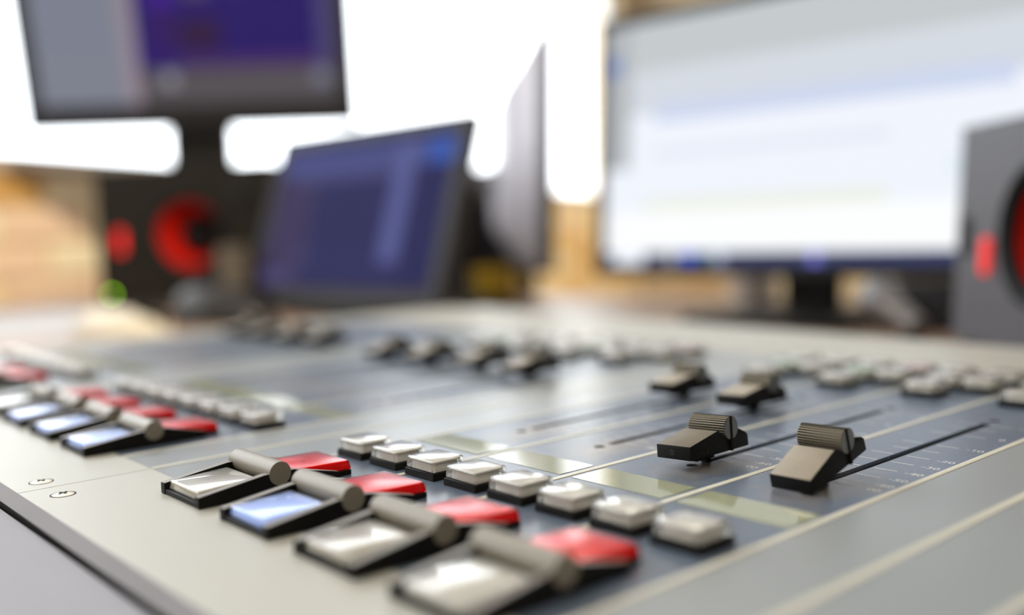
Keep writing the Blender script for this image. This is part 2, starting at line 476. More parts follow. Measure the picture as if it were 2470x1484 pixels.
# ================================================================== mixing console
console = empty('mixing_console', at(0, 0, -1.0))
tag(console, 'cream and slate blue broadcast mixing console with long fader slots', 'mixing console')
def cpart(mb, name, m, **k):
    o = mb.build(name, m, console, **k)
    o.location = (0, 0, S)
    return o
VL, VR = -11.6, 11.6
UR = 7.72             # far end of the printed fields
b = MB(); b.box(-2.16, 9.6, VL, VR, -0.985, -0.03); cpart(b, 'body', 'dark_recess')
b = MB(); b.prism([(-2.103, -0.001), (-2.204, -0.050), (-2.206, -0.054), (-2.103, -0.054)], VL, VR); cpart(b, 'front_rail', 'rail_grey')
b = MB(); b.box(-2.20, -2.161, VL, VR, -0.98, -0.056); cpart(b, 'gap_shade_strip', 'dark_recess')  # near-black filler, its colour paints the shade of the gap under the rail
b = MB(); b.prism([(-2.222, -0.99), (-2.222, -0.099), (-2.226, -0.096), (-3.9, -0.096), (-3.95, -0.12), (-3.95, -0.99)], VL, VR); cpart(b, 'armrest', 'armrest_grey')
b = MB(); b.box(-2.1, 10.9, VL - 0.45, VL - 0.01, -0.985, 0.02); cpart(b, 'end_cheek', 'cream_paint', bevel=0.02)
b = MB(); b.box(-2.1, 9.5, VR + 0.01, VR + 0.4, -0.985, 0.02); cpart(b, 'end_cheek', 'cream_paint', bevel=0.02)
MODS = (-10.8, -5.4, 0.0, 5.4)
UF = -1.075
def rear_u(v): return 10.42 - 0.082 * (v - 0.5)
strips = None
def strip_mesh(u0, u1, v0, v1, slot=None, holes=()):
    """printed panel with the slot and screw holes really cut through"""
    bm = bmesh.new()
    loops = [[(u0, v0), (u1, v0), (u1, v1), (u0, v1)]]
    if slot:
        a, c, w = slot
        vc = 0.5 * 1.0
        loops.append([(a, vc - w), (c, vc - w), (c + 0.02, vc), (c, vc + w), (a, vc + w), (a - 0.02, vc)])
    for (hu, hv, r) in holes:
        loops.append([(hu + r * math.cos(2 * math.pi * i / 14), hv + r * math.sin(2 * math.pi * i / 14)) for i in range(14)])
    edges = []
    for lp in loops:
        vs = [bm.verts.new((p[0] * S, -p[1] * S, 0)) for p in lp]
        for i in range(len(vs)): edges.append(bm.edges.new((vs[i], vs[(i + 1) % len(vs)])))
    bmesh.ops.triangle_fill(bm, use_beauty=True, use_dissolve=False, edges=edges)
    fs = list(bm.faces)
    ex = bmesh.ops.extrude_face_region(bm, geom=fs)
    vv = [g for g in ex['geom'] if isinstance(g, bmesh.types.BMVert)]
    bmesh.ops.translate(bm, verts=vv, vec=(0, 0, -0.028 * S))
    bmesh.ops.recalc_face_normals(bm, faces=bm.faces)
    me = bpy.data.meshes.new('channel_strip')
    bm.to_mesh(me); bm.free()
    return me
me_strip = strip_mesh(UF, UR, 0.0295, 0.9705, slot=(2.07, 4.84, 0.040), holes=((1.917, 0.5, 0.05), (5.02, 0.5, 0.05)))
me_strip.materials.append(MATS['blue_overlay'])

# printed scale: ticks and figures of one channel, one flat print
def text_mesh(body, size):
    c = bpy.data.curves.new('t', 'FONT'); c.body = body; c.size = size; c.align_x = 'CENTER'; c.align_y = 'CENTER'
    o = bpy.data.objects.new('t', c); COL.objects.link(o)
    dg = bpy.context.evaluated_depsgraph_get()
    me = bpy.data.meshes.new_from_object(o.evaluated_get(dg))
    bpy.data.objects.remove(o); bpy.data.curves.remove(c)
    return me
def figures():
    bm = bmesh.new()
    hh = 0.0012 * S
    def quad(u0, u1, v0, v1):
        vs = [bm.verts.new((u * S, -v * S, hh)) for u, v in ((u0, v0), (u0, v1), (u1, v1), (u1, v0))]
        bm.faces.new(vs)
    for u, w in ((2.17, 0), (2.32, 0), (2.5, 1), (2.745, 1), (3.0, 1), (3.25, 1), (3.5, 0), (3.75, 1), (4.25, 1), (4.55, 0), (4.78, 1)):
        t = 0.0055
        quad(u - t, u + t, 0.56, 0.745 if w else 0.70)
        quad(u - t, u + t, 0.268 if w else 0.32, 0.45)
    for s, u in (('-60', 2.315), ('-50', 2.51), ('-40', 2.742), ('-30', 2.997), ('-20', 3.245), ('-10', 3.748), ('0', 4.255), ('+10', 4.78)):
        me = text_mesh(s, 0.105 * S)
        k = len(bm.verts)
        bm.from_mesh(me)
        bm.verts.ensure_lookup_table()
        for v in bm.verts[k:]:
            x, y = v.co.x, v.co.y
            v.co = (u * S + y * 0.85, -(0.875 * S) - x, hh)
        bpy.data.meshes.remove(me)
    for cv in (0.852, 0.898):      # the infinity sign as two linked rings
        ring = []
        for i in range(16):
            a = 2 * math.pi * i / 16
            ring.append([bm.verts.new(((2.168 + r * 0.95 * math.sin(a)) * S, -(cv + r * math.cos(a)) * S, hh)) for r in (0.026, 0.017)])
        for i in range(16):
            a, c = ring[i], ring[(i + 1) % 16]
            bm.faces.new((a[0], a[1], c[1], c[0]))
    bmesh.ops.recalc_face_normals(bm, faces=bm.faces)
    for f in bm.faces:
        if f.normal.z < 0: f.normal_flip()
    me = bpy.data.meshes.new('scale_print')
    bm.to_mesh(me); bm.free()
    me.materials.append(MATS['print_white'])
    return me
me_print = figures()
b = MB(); b.box(1.026, 1.403, 0.063, 0.937, 0.0, 0.003)
lab0 = cpart(b, 'label_strip', 'label_film'); lab_me = lab0.data; bpy.data.objects.remove(lab0)
b = MB(); b.box(UF, UR, -0.0275, 0.0275, -0.03, 0.004)
div0 = cpart(b, 'divider', 'divider_paint', bevel=0.004); div_me = div0.data; bpy.data.objects.remove(div0)
# countersunk screw
def screw_mesh():
    bm = bmesh.new(); R = 0.093
    rings = []
    for r, h in ((R, 0.0012), (R * 0.86, 0.0022), (R * 0.80, 0.004), (R * 0.45, 0.011), (0.0, 0.013)):
        if r == 0: rings.append([bm.verts.new((0, 0, h * S))])
        else: rings.append([bm.verts.new((r * math.cos(2 * math.pi * i / 24) * S, r * math.sin(2 * math.pi * i / 24) * S, h * S)) for i in range(24)])
    for k in range(3):
        for i in range(24):
            f = bm.faces.new((rings[k][i], rings[k][(i + 1) % 24], rings[k + 1][(i + 1) % 24], rings[k + 1][i]))
            f.material_index = 1 if k == 0 else 0
            f.smooth = k > 0
    for i in range(24):
        f = bm.faces.new((rings[3][i], rings[3][(i + 1) % 24], rings[4][0])); f.smooth = True
    bmesh.ops.recalc_face_normals(bm, faces=bm.faces)
    me = bpy.data.meshes.new('screw'); bm.to_mesh(me); bm.free()
    for x in ('screw_steel', 'dark_recess'): me.materials.append(MATS[x])
    return me
me_screw = screw_mesh()
b = MB()
for hu in (1.917, 5.02): lathe_pts = [b._add([((hu + r * math.cos(2 * math.pi * i / 14)) * S, (-.5 + r * math.sin(2 * math.pi * i / 14)) * S, h * S) for r, h in ((.046, -.024), (.040, -.014)) for i in range(14)], [(i, (i + 1) % 14, 14 + (i + 1) % 14, 14 + i) for i in range(14)] + [tuple(range(14, 28))])]
ss0 = cpart(b, 'slot_screws', 'brass_dark'); me_ss = ss0.data; bpy.data.objects.remove(ss0)
b = MB()
for a in (0.4, 0.4 + math.pi / 2):
    c, s = math.cos(a), math.sin(a)
    P = [(x * c - y * s, x * s + y * c) for x, y in ((-0.036, -0.008), (0.036, -0.008), (0.036, 0.008), (-0.036, 0.008))]
    b._add([(x * S, y * S, 0.0112 * S) for x, y in P] + [(x * S, y * S, 0.0145 * S) for x, y in P], [(0, 3, 2, 1), (4, 5, 6, 7), (0, 1, 5, 4), (1, 2, 6, 5), (2, 3, 7, 6), (3, 0, 4, 7)])
cross0 = cpart(b, 'cross_recess', 'dark_recess'); me_cross = cross0.data; bpy.data.objects.remove(cross0)

for v0 in MODS:
    a, c = v0 - 0.74, v0 + 4.66
    b = MB(); b.box(-2.1, UF, a + 0.004, c - 0.004, -0.03, 0.0); cpart(b, 'front_plate', 'cream_paint', bevel=0.003, seg=1)
    b = MB()
    q = [(UR, a + 0.004), (rear_u(a), a + 0.004), (rear_u(c), c - 0.004), (UR, c - 0.004)]
    b._add([(u * S, -v * S, h * S) for h in (-0.9, 0.0) for u, v in q], [(0, 3, 2, 1), (4, 5, 6, 7), (0, 1, 5, 4), (1, 2, 6, 5), (2, 3, 7, 6), (3, 0, 4, 7)])
    cpart(b, 'rear_plate', 'cream_paint')
    b = MB(); b.box(UF, UR, a + 0.034, v0 - 0.0315, -0.028, 0.0); cpart(b, 'blank_strip', 'grey_overlay')
    b = MB(); b.box(UF, UR, v0 + 4.0315, c - 0.034, -0.028, 0.0); cpart(b, 'blank_strip', 'grey_overlay')
    b = MB(); b.box(UF, UR, a + 0.002, a + 0.031, -0.03, 0.004); cpart(b, 'edge_strip', 'divider_paint')
    b = MB(); b.box(UF, UR, c - 0.031, c - 0.002, -0.03, 0.004); cpart(b, 'edge_strip', 'divider_paint')
    for i in range(5):
        o = link('divider', div_me, console); o.location = (0, -(v0 + i) * S, S)
    for i in range(4):
        o = link('channel_strip', me_strip, console); o.location = (0, -(v0 + i) * S, S)
        if v0 < 5:
            o = link('label_strip', lab_me, console); o.location = (0, -(v0 + i) * S, S)
            o = link('scale_print', me_print, console); o.location = (0, -(v0 + i) * S, S)
            o = link('slot_fixing', me_ss, console); o.location = (0, -(v0 + i) * S, S)
    for dv in (-0.245, 0.304):
        o = link('screw', me_screw, console); o.location = (-1.866 * S, -(a + dv) * S, S)
        q = link('cross_recess', me_cross, o)

# ================================================================== fader knobs
def make_fader():
    r = empty('fader_knob')
    b = MB()
    W = 0.165
    prof = [(0, .085), (0, .19), (.35, .262), (.42, .222), (.58, .222), (.60, .245), (.70, .204), (.728, .178), (.735, .085)]
    n = len(prof)
    pts = [(u * S, W * S, h * S) for u, h in prof] + [(u * S, -W * S, h * S) for u, h in prof]
    quads = [(i, (i + 1) % n, n + (i + 1) % n, n + i) for i in range(n)]
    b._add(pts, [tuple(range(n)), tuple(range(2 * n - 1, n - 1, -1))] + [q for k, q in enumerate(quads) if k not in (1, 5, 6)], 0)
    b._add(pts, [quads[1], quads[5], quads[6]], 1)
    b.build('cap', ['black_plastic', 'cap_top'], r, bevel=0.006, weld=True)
    b = MB(); b.cyl_v(.50, .263, .093, -.178, .176, mi=0, end_mi=1, teeth=30, depth=0.010)
    b.build('finger_grip', ['roller_grey', 'roller_end', 'groove_dark'], r, angle=20)
    b = MB(); b.box(.488, .513, -.181, .181, .085, .358); b.build('pointer_line', 'rubber', r)
    b = MB(); b.box(.20, .42, -.060, .060, .036, .09); b.box(.36, .42, -.025, .025, -.025, .04); b.build('stem', 'key_black', r)
    register(r)
    return r
fader0 = make_fader()
FG = 'fader knobs standing in the console slots'
fspec = [   # front u, v centre, tilt (deg), roll (deg), height, label
    (1.70, 2.5, 0, -3, 0, 'dirty black fader knob with grey ribbed grip, sharp, level at the foot of its slot'),
    (1.768, 3.5, -15, -1, -.073, 'black fader knob tipped nose down, tan top, nearest on the right'),
    (3.765, 1.5, 2, -1.5, 0.01, 'black fader knob raised up its slot, directly behind the sharp knob with dirt specks'),
    (3.91, 0.5, 2, -1, 0.01, 'soft black fader knob raised in the first slot of the near module'),
    (3.86, -1.9, 0, -1, 0, 'blurred black fader knob pushed up, right end of the middle four'),
    (3.90, -2.9, 0, -1, 0, 'blurred black fader knob pushed up, third from the left of the middle four'),
    (3.80, -3.9, 0, -1, 0, 'blurred black fader knob pushed up, second from the left of the middle four'),
    (3.76, -4.9, 0, -1, 0, 'blurred black fader knob pushed up, left end of the middle four'),
    (4.05, -7.3, 0, -1, 0, 'very blurred fader knob in front of the touchscreen, right end of the far four'),
    (4.05, -8.3, 0, -1, 0, 'very blurred fader knob in front of the touchscreen, third from left of the far four'),
    (4.05, -9.3, 0, -1, 0, 'very blurred fader knob in front of the touchscreen, second from left of the far four'),
    (4.05, -10.3, 0, -1, 0, 'very blurred fader knob in front of the touchscreen, left end of the far four')]
for i, (u, v, ti, ro, h, l) in enumerate(fspec):
    rot = (math.radians(ro), math.radians(ti), 0)
    if i == 0:
        o = dup(fader0, at(u, v, h), rot)
        c = [x for x in COL.objects if x.parent == o and x.name.startswith('cap')][0]
        c.data = c.data.copy(); c.data.materials[1] = MATS['cap_dirty']
        b = MB(); ring = [[(-.0012 * S, (.013 + r * .9 * math.cos(2 * math.pi * k / 14)) * S, (.137 + r * math.sin(2 * math.pi * k / 14)) * S) for k in range(14)] for r in (.020, .015)]
        b._add(ring[0] + ring[1], [(k, (k + 1) % 14, 14 + (k + 1) % 14, 14 + k) for k in range(14)]); b.build('scratched_mark', 'mark_dim', o)
    elif i == 1: o = fader0; o.location = at(u, v, h); o.rotation_euler = rot
    else: o = dup(fader0, at(u, v, h), rot)
    tag(o, l, 'fader', FG)

# ================================================================== lit start and stop switches
def lens_block(b, u0, u1, v0, v1, h0, h1a, h1b, inset=0.02):
    P = [(u0, v0, h0), (u1, v0, h0), (u1, v1, h0), (u0, v1, h0),
         (u0 + inset, v0 + inset, h1a), (u1 - inset, v0 + inset, h1b), (u1 - inset, v1 - inset, h1b), (u0 + inset, v1 - inset, h1a)]
    b._add([(p[0] * S, -p[1] * S, p[2] * S) for p in P], [(0, 3, 2, 1), (4, 5, 6, 7), (0, 1, 5, 4), (1, 2, 6, 5), (2, 3, 7, 6), (3, 0, 4, 7)])
def make_switch():
    r = empty('start_switch')
    b = MB()
    for s in (-1, 1):
        v0, v1 = sorted((s * .268, s * .335))
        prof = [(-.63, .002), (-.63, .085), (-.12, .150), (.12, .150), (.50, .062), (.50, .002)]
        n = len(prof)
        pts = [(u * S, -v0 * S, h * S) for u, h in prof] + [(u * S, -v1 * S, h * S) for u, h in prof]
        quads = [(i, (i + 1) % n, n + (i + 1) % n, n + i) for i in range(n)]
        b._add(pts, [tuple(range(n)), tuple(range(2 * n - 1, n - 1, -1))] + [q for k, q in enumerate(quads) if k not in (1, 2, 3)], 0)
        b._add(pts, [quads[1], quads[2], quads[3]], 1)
    b.build('cheek_frame', ['key_black', 'cheek_top_lit'], r, weld=True, bevel=0.004, seg=1)
    b = MB(); b.box(-.625, .65, -.264, .264, .002, .040); b.build('base', 'key_black', r, bevel=0.003, seg=1)
    b = MB(); b.cyl_v(0, .142, .088, -.338, .338, n=40, mi=0); b.build('guard_bar', 'bar_taupe', r, bevel=0.005)
    b = MB(); lens_block(b, -.605, -.125, -.261, .261, .042, .106, .126, .014); f = b.build('front_lens', 'clear_lens', r, bevel=0.014, seg=3)
    b = MB(); lens_block(b, -.590, -.142, -.244, .244, .045, .097, .116, .012); b.build('insert', 'insert_beige', f, bevel=0.006)
    b = MB(); lens_block(b, .105, .655, -.261, .261, .042, .126, .113, .012); f2 = b.build('stop_lens', 'red_lens', r, bevel=0.012, seg=3)
    b = MB(); lens_block(b, .122, .640, -.245, .245, .045, .116, .104, .012); b.build('stop_insert', 'insert_red', f2, bevel=0.006)
    b = MB(); b.box(.36, .40, -.02, .02, .1105, .1125); b.build('stop_mark', 'cone_red', f2)
    register(r)
    return r
sw0 = make_switch()
_ins = [o for o in sw0.children_recursive if o.name.startswith('insert')][0]
me_ins_b = _ins.data.copy(); me_ins_b.materials[0] = MATS['insert_blue']
_fl = [o for o in sw0.children if o.name.startswith('front_lens')][0]
me_fl_b = _fl.data.copy(); me_fl_b.materials[0] = MATS['blue_lens']
me_ins_w = _ins.data.copy(); me_ins_w.materials[0] = MATS['insert_white']
SWAPB = {'insert': me_ins_b, 'front_lens': me_fl_b}
SG = 'double switches along the front of the console'
sspec = [(0, None, 'double switch, unlit cream front key, sharp red rear key behind grey guard bar'),
    (1, SWAPB, 'double switch with pale blue front key, second of the four nearest ones'),
    (2, None, 'double switch with unlit cream front key, between the blue one and the very blurred one'),
    (3, {'insert': me_ins_w}, 'double switch nearest the camera, big blurred off-white front key'),
    (-2.4, SWAPB, 'double switch with pale blue front key and round bar end, right end of left row'),
    (-3.4, SWAPB, 'double switch with pale blue front key, second from the right in left row'),
    (-4.4, SWAPB, 'double switch with bluish white front key, third from the right in left row'),
    (-5.4, {'insert': me_ins_w}, 'double switch with plain white front key, left end of left row'),
    (-7.8, None, 'blurred double switch, dull red rear key, at the left edge of the picture'),
    (-8.8, None, 'blurred double switch, red rear key, farthest up along the left edge')]
for i, (k, sw, l) in enumerate(sspec):
    loc = at(-.70, k + .435)
    if i == 0: o = sw0; o.location = loc
    else: o = dup(sw0, loc, swap=sw)
    tag(o, l, 'switch', SG)

# ================================================================== small clear push buttons
def make_button():
    r = empty('push_button')
    b = MB(); b.box(-.168, .168, -.188, .188, .001, .056, top=(.004, .004)); b.build('base', 'key_black', r, bevel=0.004, seg=1)
    b = MB(); b.box(-.160, .160, -.180, .180, .058, .152, top=(.010, .010)); l = b.build('lens', 'clear_lens', r, bevel=0.020, seg=3)
    b = MB(); b.box(-.108, .108, -.122, .122, .060, .112, top=(.004, .004)); b.build('lamp_block', 'insert_white', l, bevel=0.006, seg=1)
    b = MB(); b.box(-.122, .122, -.140, .140, .120, .128); b.build('insert', 'insert_white', l)
    register(r)
    return r
pb0 = make_button()
_pi = [o for o in pb0.children_recursive if o.name.startswith('insert')][0]
def inscol(m):
    me = _pi.data.copy(); me.materials[0] = MATS[m]; return me
ING, INP, INB = inscol('insert_green'), inscol('insert_pink'), inscol('insert_beige')
ORD = ('first', 'second', 'third', 'fourth', 'fifth', 'sixth', 'seventh', 'eighth')
first_b = True
def button(u, v, l, g, sw=None):
    global first_b
    if first_b: pb0.location = at(u, v); o = pb0; first_b = False
    else: o = dup(pb0, at(u, v), swap=sw)
    tag(o, l, 'button', g)
for i in range(8):
    button(.405, .5 * i + .195 , 'clear square button behind the red keys, %s from far end of the near eight' % ORD[i], 'clear buttons of the near module', INP if False else None)
for i in range(8):
    button(.405, -5.4 + .5 * i + .195, 'blurred clear button behind the left red keys, %s from the far end' % ORD[i], 'clear buttons of the left module')
for i in range(8):
    button(.405, -10.8 + .5 * i + .195, 'very blurred clear button at the left picture edge, %s from the far end' % ORD[i], 'clear buttons of the farthest module')
POS = ((5.93, .40, 'front'), (6.50, .36, 'middle left'), (7.05, .24, 'rear left'), (6.48, .76, 'middle right'), (7.05, .78, 'rear right'))
for v0, nm in ((0.0, 'near'), (-5.4, 'left')):
    for c in range(4):
        for (u, dv, pn) in POS:
            sw = None
            if pn == 'middle left' and (c + (v0 < 0)) % 2 == 1 or (pn == 'middle left' and c == 0): sw = {'insert': ING}
            if pn == 'rear right' and c in (1, 3): sw = {'insert': INP}
            col = 'green' if sw and sw['insert'] is ING else 'pinkish' if sw else 'clear'
            button(u, v0 + c + dv, 'blurred %s button at the head of %s %s slot, %s of its five' % (col, nm, ORD[c], pn), 'buttons beyond the %s fader slots' % nm, sw)

# ================================================================== screens
def frame_at(name, c, yaw, tilt, roll=0.0):
    """Empty whose local x runs along the width, z up the screen, -y out of its face"""
    o = empty(name, c)
    n = Vector((math.cos(yaw), math.sin(yaw), 0)); r = Vector((-math.sin(yaw), math.cos(yaw), 0)); z = Vector((0, 0, 1))
    u = z * math.cos(tilt) - n * math.sin(tilt); y = -(n * math.cos(tilt) + z * math.sin(tilt))
    o.matrix_world = Matrix(((r.x, y.x, u.x, c[0]), (r.y, y.y, u.y, c[1]), (r.z, y.z, u.z, c[2]), (0, 0, 0, 1)))
    return o
def mbox(b, x0, x1, y0, y1, z0, z1, mi=0):
    b._add([(x, y, z) for z in (z0, z1) for x, y in ((x0, y0), (x1, y0), (x1, y1), (x0, y1))],
           [(0, 3, 2, 1), (4, 5, 6, 7), (0, 1, 5, 4), (1, 2, 6, 5), (2, 3, 7, 6), (3, 0, 4, 7)], mi)
def display(root, w, h, bez, screen_m, frame_m='monitor_black', chin=None, back_m='monitor_black', bulge=0.03):
    ch = chin if chin is not None else bez
    b = MB()
    mbox(b, -w / 2, -w / 2 + bez, 0, .022, -h / 2, h / 2); mbox(b, w / 2 - bez, w / 2, 0, .022, -h / 2, h / 2)
    mbox(b, -w / 2 + bez, w / 2 - bez, 0, .022, h / 2 - bez, h / 2); mbox(b, -w / 2 + bez, w / 2 - bez, 0, .022, -h / 2, -h / 2 + ch)
    b.build('bezel', frame_m, root)
    b = MB(); mbox(b, -w / 2 + bez, w / 2 - bez, .003, .006, -h / 2 + ch, h / 2 - bez); b.build('screen', screen_m, root)
    b = MB()
    P = [(-w / 2, .022, -h / 2), (w / 2, .022, -h / 2), (w / 2, .022, h / 2), (-w / 2, .022, h / 2)]
    Q = [(-w * .27, .022 + bulge, -h * .30), (w * .27, .022 + bulge, -h * .30), (w * .27, .022 + bulge, h * .28), (-w * .27, .022 + bulge, h * .28)]
    b._add(P + Q, [(0, 1, 2, 3), (4, 7, 6, 5), (0, 4, 5, 1), (1, 5, 6, 2), (2, 6, 7, 3), (3, 7, 4, 0)])
    b.build('back_shell', back_m, root, bevel=0.15)
def world_part(b, name, m, root, bevel=0.0):
    """part modelled in world coordinates"""
    o = b.build(name, m, root, bevel=bevel)
    bpy.context.view_layer.update()
    o.matrix_parent_inverse = root.matrix_world.inverted()
    return o
def tube(b, p0, p1, r0, r1=None, n=20, mi=0):
    p0, p1 = Vector(p0), Vector(p1); r1 = r0 if r1 is None else r1
    d = (p1 - p0).normalized(); a = d.orthogonal().normalized(); c = d.cross(a)
    pts = [tuple(p + (a * math.cos(2 * math.pi * i / n) + c * math.sin(2 * math.pi * i / n)) * r) for p, r in ((p0, r0), (p1, r1)) for i in range(n)]
    b._add(pts, [(i, (i + 1) % n, n + (i + 1) % n, n + i) for i in range(n)], mi, True)
    b._add(pts[:n], [tuple(range(n))], mi); b._add(pts[n:], [tuple(range(n))], mi)
def lathe2(b, prof, n=40, mi=0, M=None):
    lathe(b, prof, n, mi, M, caps=False)
def lathe(b, prof, n=28, mi=0, M=None, caps=True):
    rings = []
    for r, z in prof:
        rings.append([(r * math.cos(2 * math.pi * i / n), r * math.sin(2 * math.pi * i / n), z) for i in range(n)])
    pts = [p for rg in rings for p in rg]
    if M is not None: pts = [tuple(M @ Vector(p)) for p in pts]
    fs = [(k * n + i, k * n + (i + 1) % n, (k + 1) * n + (i + 1) % n, (k + 1) * n + i) for k in range(len(prof) - 1) for i in range(n)]
    if caps: fs += [tuple(range(n)), tuple(range((len(prof) - 1) * n, len(prof) * n))]
    b._add(pts, fs, mi, True)
L = lin
# left monitor, tilted forward on a tall stand
screen_mat('left_picture', L(34, 8, 104), [
    (0.0, .29, 0, 1, L(128, 132, 146)), (.02, .26, .77, .86, L(96, 52, 168)), (.02, .27, .62, .64, L(116, 128, 150)), (.02, .27, .50, .52, L(118, 128, 150)),
    (.02, .27, .36, .38, L(116, 126, 150)), (.29, .34, 0, 1, L(150, 138, 150)), (.40, .47, .55, .84, L(60, 6, 146)), (.40, .47, .30, .55, L(46, 6, 92)),
    (.48, .92, .26, .90, L(30, 6, 100)), (.50, .60, .60, .68, L(84, 66, 104)), (.66, .72, .62, .70, L(62, 52, 112)), (.48, .62, .30, .48, L(44, 12, 62)),
    (.48, 1, .20, .27, L(66, 36, 100)), (.34, 1, 0, .20, L(84, 80, 84)), (.42, .46, .10, .18, L(150, 148, 160)), (.92, .97, .10, .18, L(118, 120, 142)), (.94, 1, .2, 1, L(72, 66, 112))], 0.9)
lm = frame_at('computer_monitor', (0.6453, 1.5782, ZC + 0.5029), math.radians(230.3), math.radians(-10), 0)
tag(lm, 'large monitor with purple and grey picture, high on a stand at the left', 'monitor')
display(lm, .655, .42, .034, 'left_picture', chin=.050)
b = MB(); mbox(b, -.062, .062, -.012, .012, ZD + .012, ZC + .50)
o = b.build('stand_neck', 'stand_black', lm); bpy.context.view_layer.update()
M = Matrix.Translation((0.700, 1.640, 0)) @ Matrix.Rotation(math.radians(230.3 - 90 + 180), 4, 'Z')
o.matrix_parent_inverse = lm.matrix_world.inverted() @ M
b = MB(); mbox(b, -.13, .13, -.10, .10, 0, .012); o = b.build('stand_foot', 'stand_black', lm, bevel=.1)
o.matrix_parent_inverse = lm.matrix_world.inverted() @ Matrix.Translation((0.700, 1.640, ZD)) @ Matrix.Rotation(math.radians(50.3), 4, 'Z')
# touchscreen
screen_mat('touch_picture', L(42, 43, 90), [(0, .25, 0, 1, L(60, 52, 88)), (.0, 1, .80, .97, L(72, 78, 132)), (.10, .70, .74, .82, L(72, 74, 124)), (.70, .80, .18, .95, L(88, 94, 150)),
    (.86, 1, .80, .94, L(52, 88, 176)), (.84, 1, .0, .78, L(34, 36, 84)), (.25, .62, .30, .72, L(40, 42, 88)), (.0, .20, .04, .12, L(76, 72, 116)), (.2, .28, .2, .26, L(72, 66, 108)), (0, 1, 0, .03, L(44, 38, 60))], 0.95)
ts = frame_at('touchscreen', (0.5915, 0.918, ZC + 0.1056), math.radians(186.3), math.radians(18.3))
tag(ts, 'tilted touchscreen with a navy blue picture, standing behind the far console end', 'monitor')
display(ts, .43, .268, .021, 'touch_picture', chin=.023, bulge=.02)
b = MB(); mbox(b, .54, .80, .80, 1.04, ZD + .0005, ZD + .014); world_part(b, 'stand_foot', 'stand_black', ts, bevel=.1)
b = MB(); b._add([(x, y, z) for y in (.86, .98) for x, z in ((.60, ZD + .012), (.76, ZD + .012), (.66, ZC + .15), (.63, ZC + .15))],
    [(0, 1, 2, 3), (4, 7, 6, 5), (0, 4, 5, 1), (1, 5, 6, 2), (2, 6, 7, 3), (3, 7, 4, 0)]); world_part(b, 'back_prop', 'stand_black', ts)
# right monitor
screen_mat('page_picture', L(240, 244, 253), [(0, 1, .80, 1, L(196, 201, 203)), (0, 1, .62, .80, L(212, 218, 226)), (0, .06, .4, 1, L(178, 182, 186)), (0, .035, .80, .87, L(120, 142, 196)), (.12, .80, .58, .66, L(205, 215, 238)),  # grey upper and left bands paint in the panel's view-angle dimming
    (.12, .60, .44, .47, L(226, 230, 242)), (.10, .60, .22, .27, L(236, 240, 228)), (.70, .80, .30, .36, L(226, 240, 248)), (0, 1, 0, .22, L(252, 254, 255)), (0, 1, .0, .05, L(58, 66, 104)),
    (0.02, .10, .0, .05, L(240, 244, 255)), (.155, .175, .006, .046, L(190, 190, 200)), (.19, .225, .004, .048, L(10, 84, 215)), (.24, .255, .006, .046, L(40, 110, 80)), (.262, .285, .004, .048, L(170, 180, 210)), (.46, .48, .004, .048, L(130, 130, 235))], 1.0)
rm = frame_at('computer_monitor', (0.7976, 0.2793, ZC + 0.176), math.radians(186.9), math.radians(3.8))
tag(rm, 'large monitor showing a bright white page, on the right behind the console', 'monitor')
display(rm, .626, .325, .013, 'page_picture', chin=.014)
b = MB(); mbox(b, .845, .870, .310, .372, ZD + .01, ZC + .16); world_part(b, 'stand_neck', 'stand_black', rm)
b = MB(); mbox(b, .74, .92, .235, .445, ZD + .0005, ZD + .012); world_part(b, 'stand_foot', 'stand_black', rm, bevel=.1)
# monitor seen from behind, almost edge-on, on a pole arm
N_ = Vector((0.8818, 0.7941, 0)); F_ = Vector((1.147, 1.146, 0))
c_ = (N_ + F_) / 2; dd = (F_ - N_); wid = dd.length
yaw = math.atan2(dd.y, dd.x) - math.pi / 2
em = frame_at('computer_monitor', (c_.x, c_.y, ZC + .192), yaw, math.radians(-1.5))
tag(em, 'monitor seen almost edge-on from its grey back, between touchscreen and bright page', 'monitor')
display(em, wid, .37, .012, 'touch_picture', back_m='monitor_grey', bulge=.055)
b = MB(); tube(b, (.930, 1.060, ZD + .002), (.930, 1.060, ZC + .185), .019); world_part(b, 'pole', 'stand_black', em)
b = MB(); tube(b, (.930, 1.060, ZD + .0005), (.930, 1.060, ZD + .02), .09, .08); world_part(b, 'pole_foot', 'stand_black', em)
b = MB(); tube(b, (.930, 1.060, ZC + .16), (.985, .995, ZC + .175), .020); world_part(b, 'arm', 'mic_metal', em)

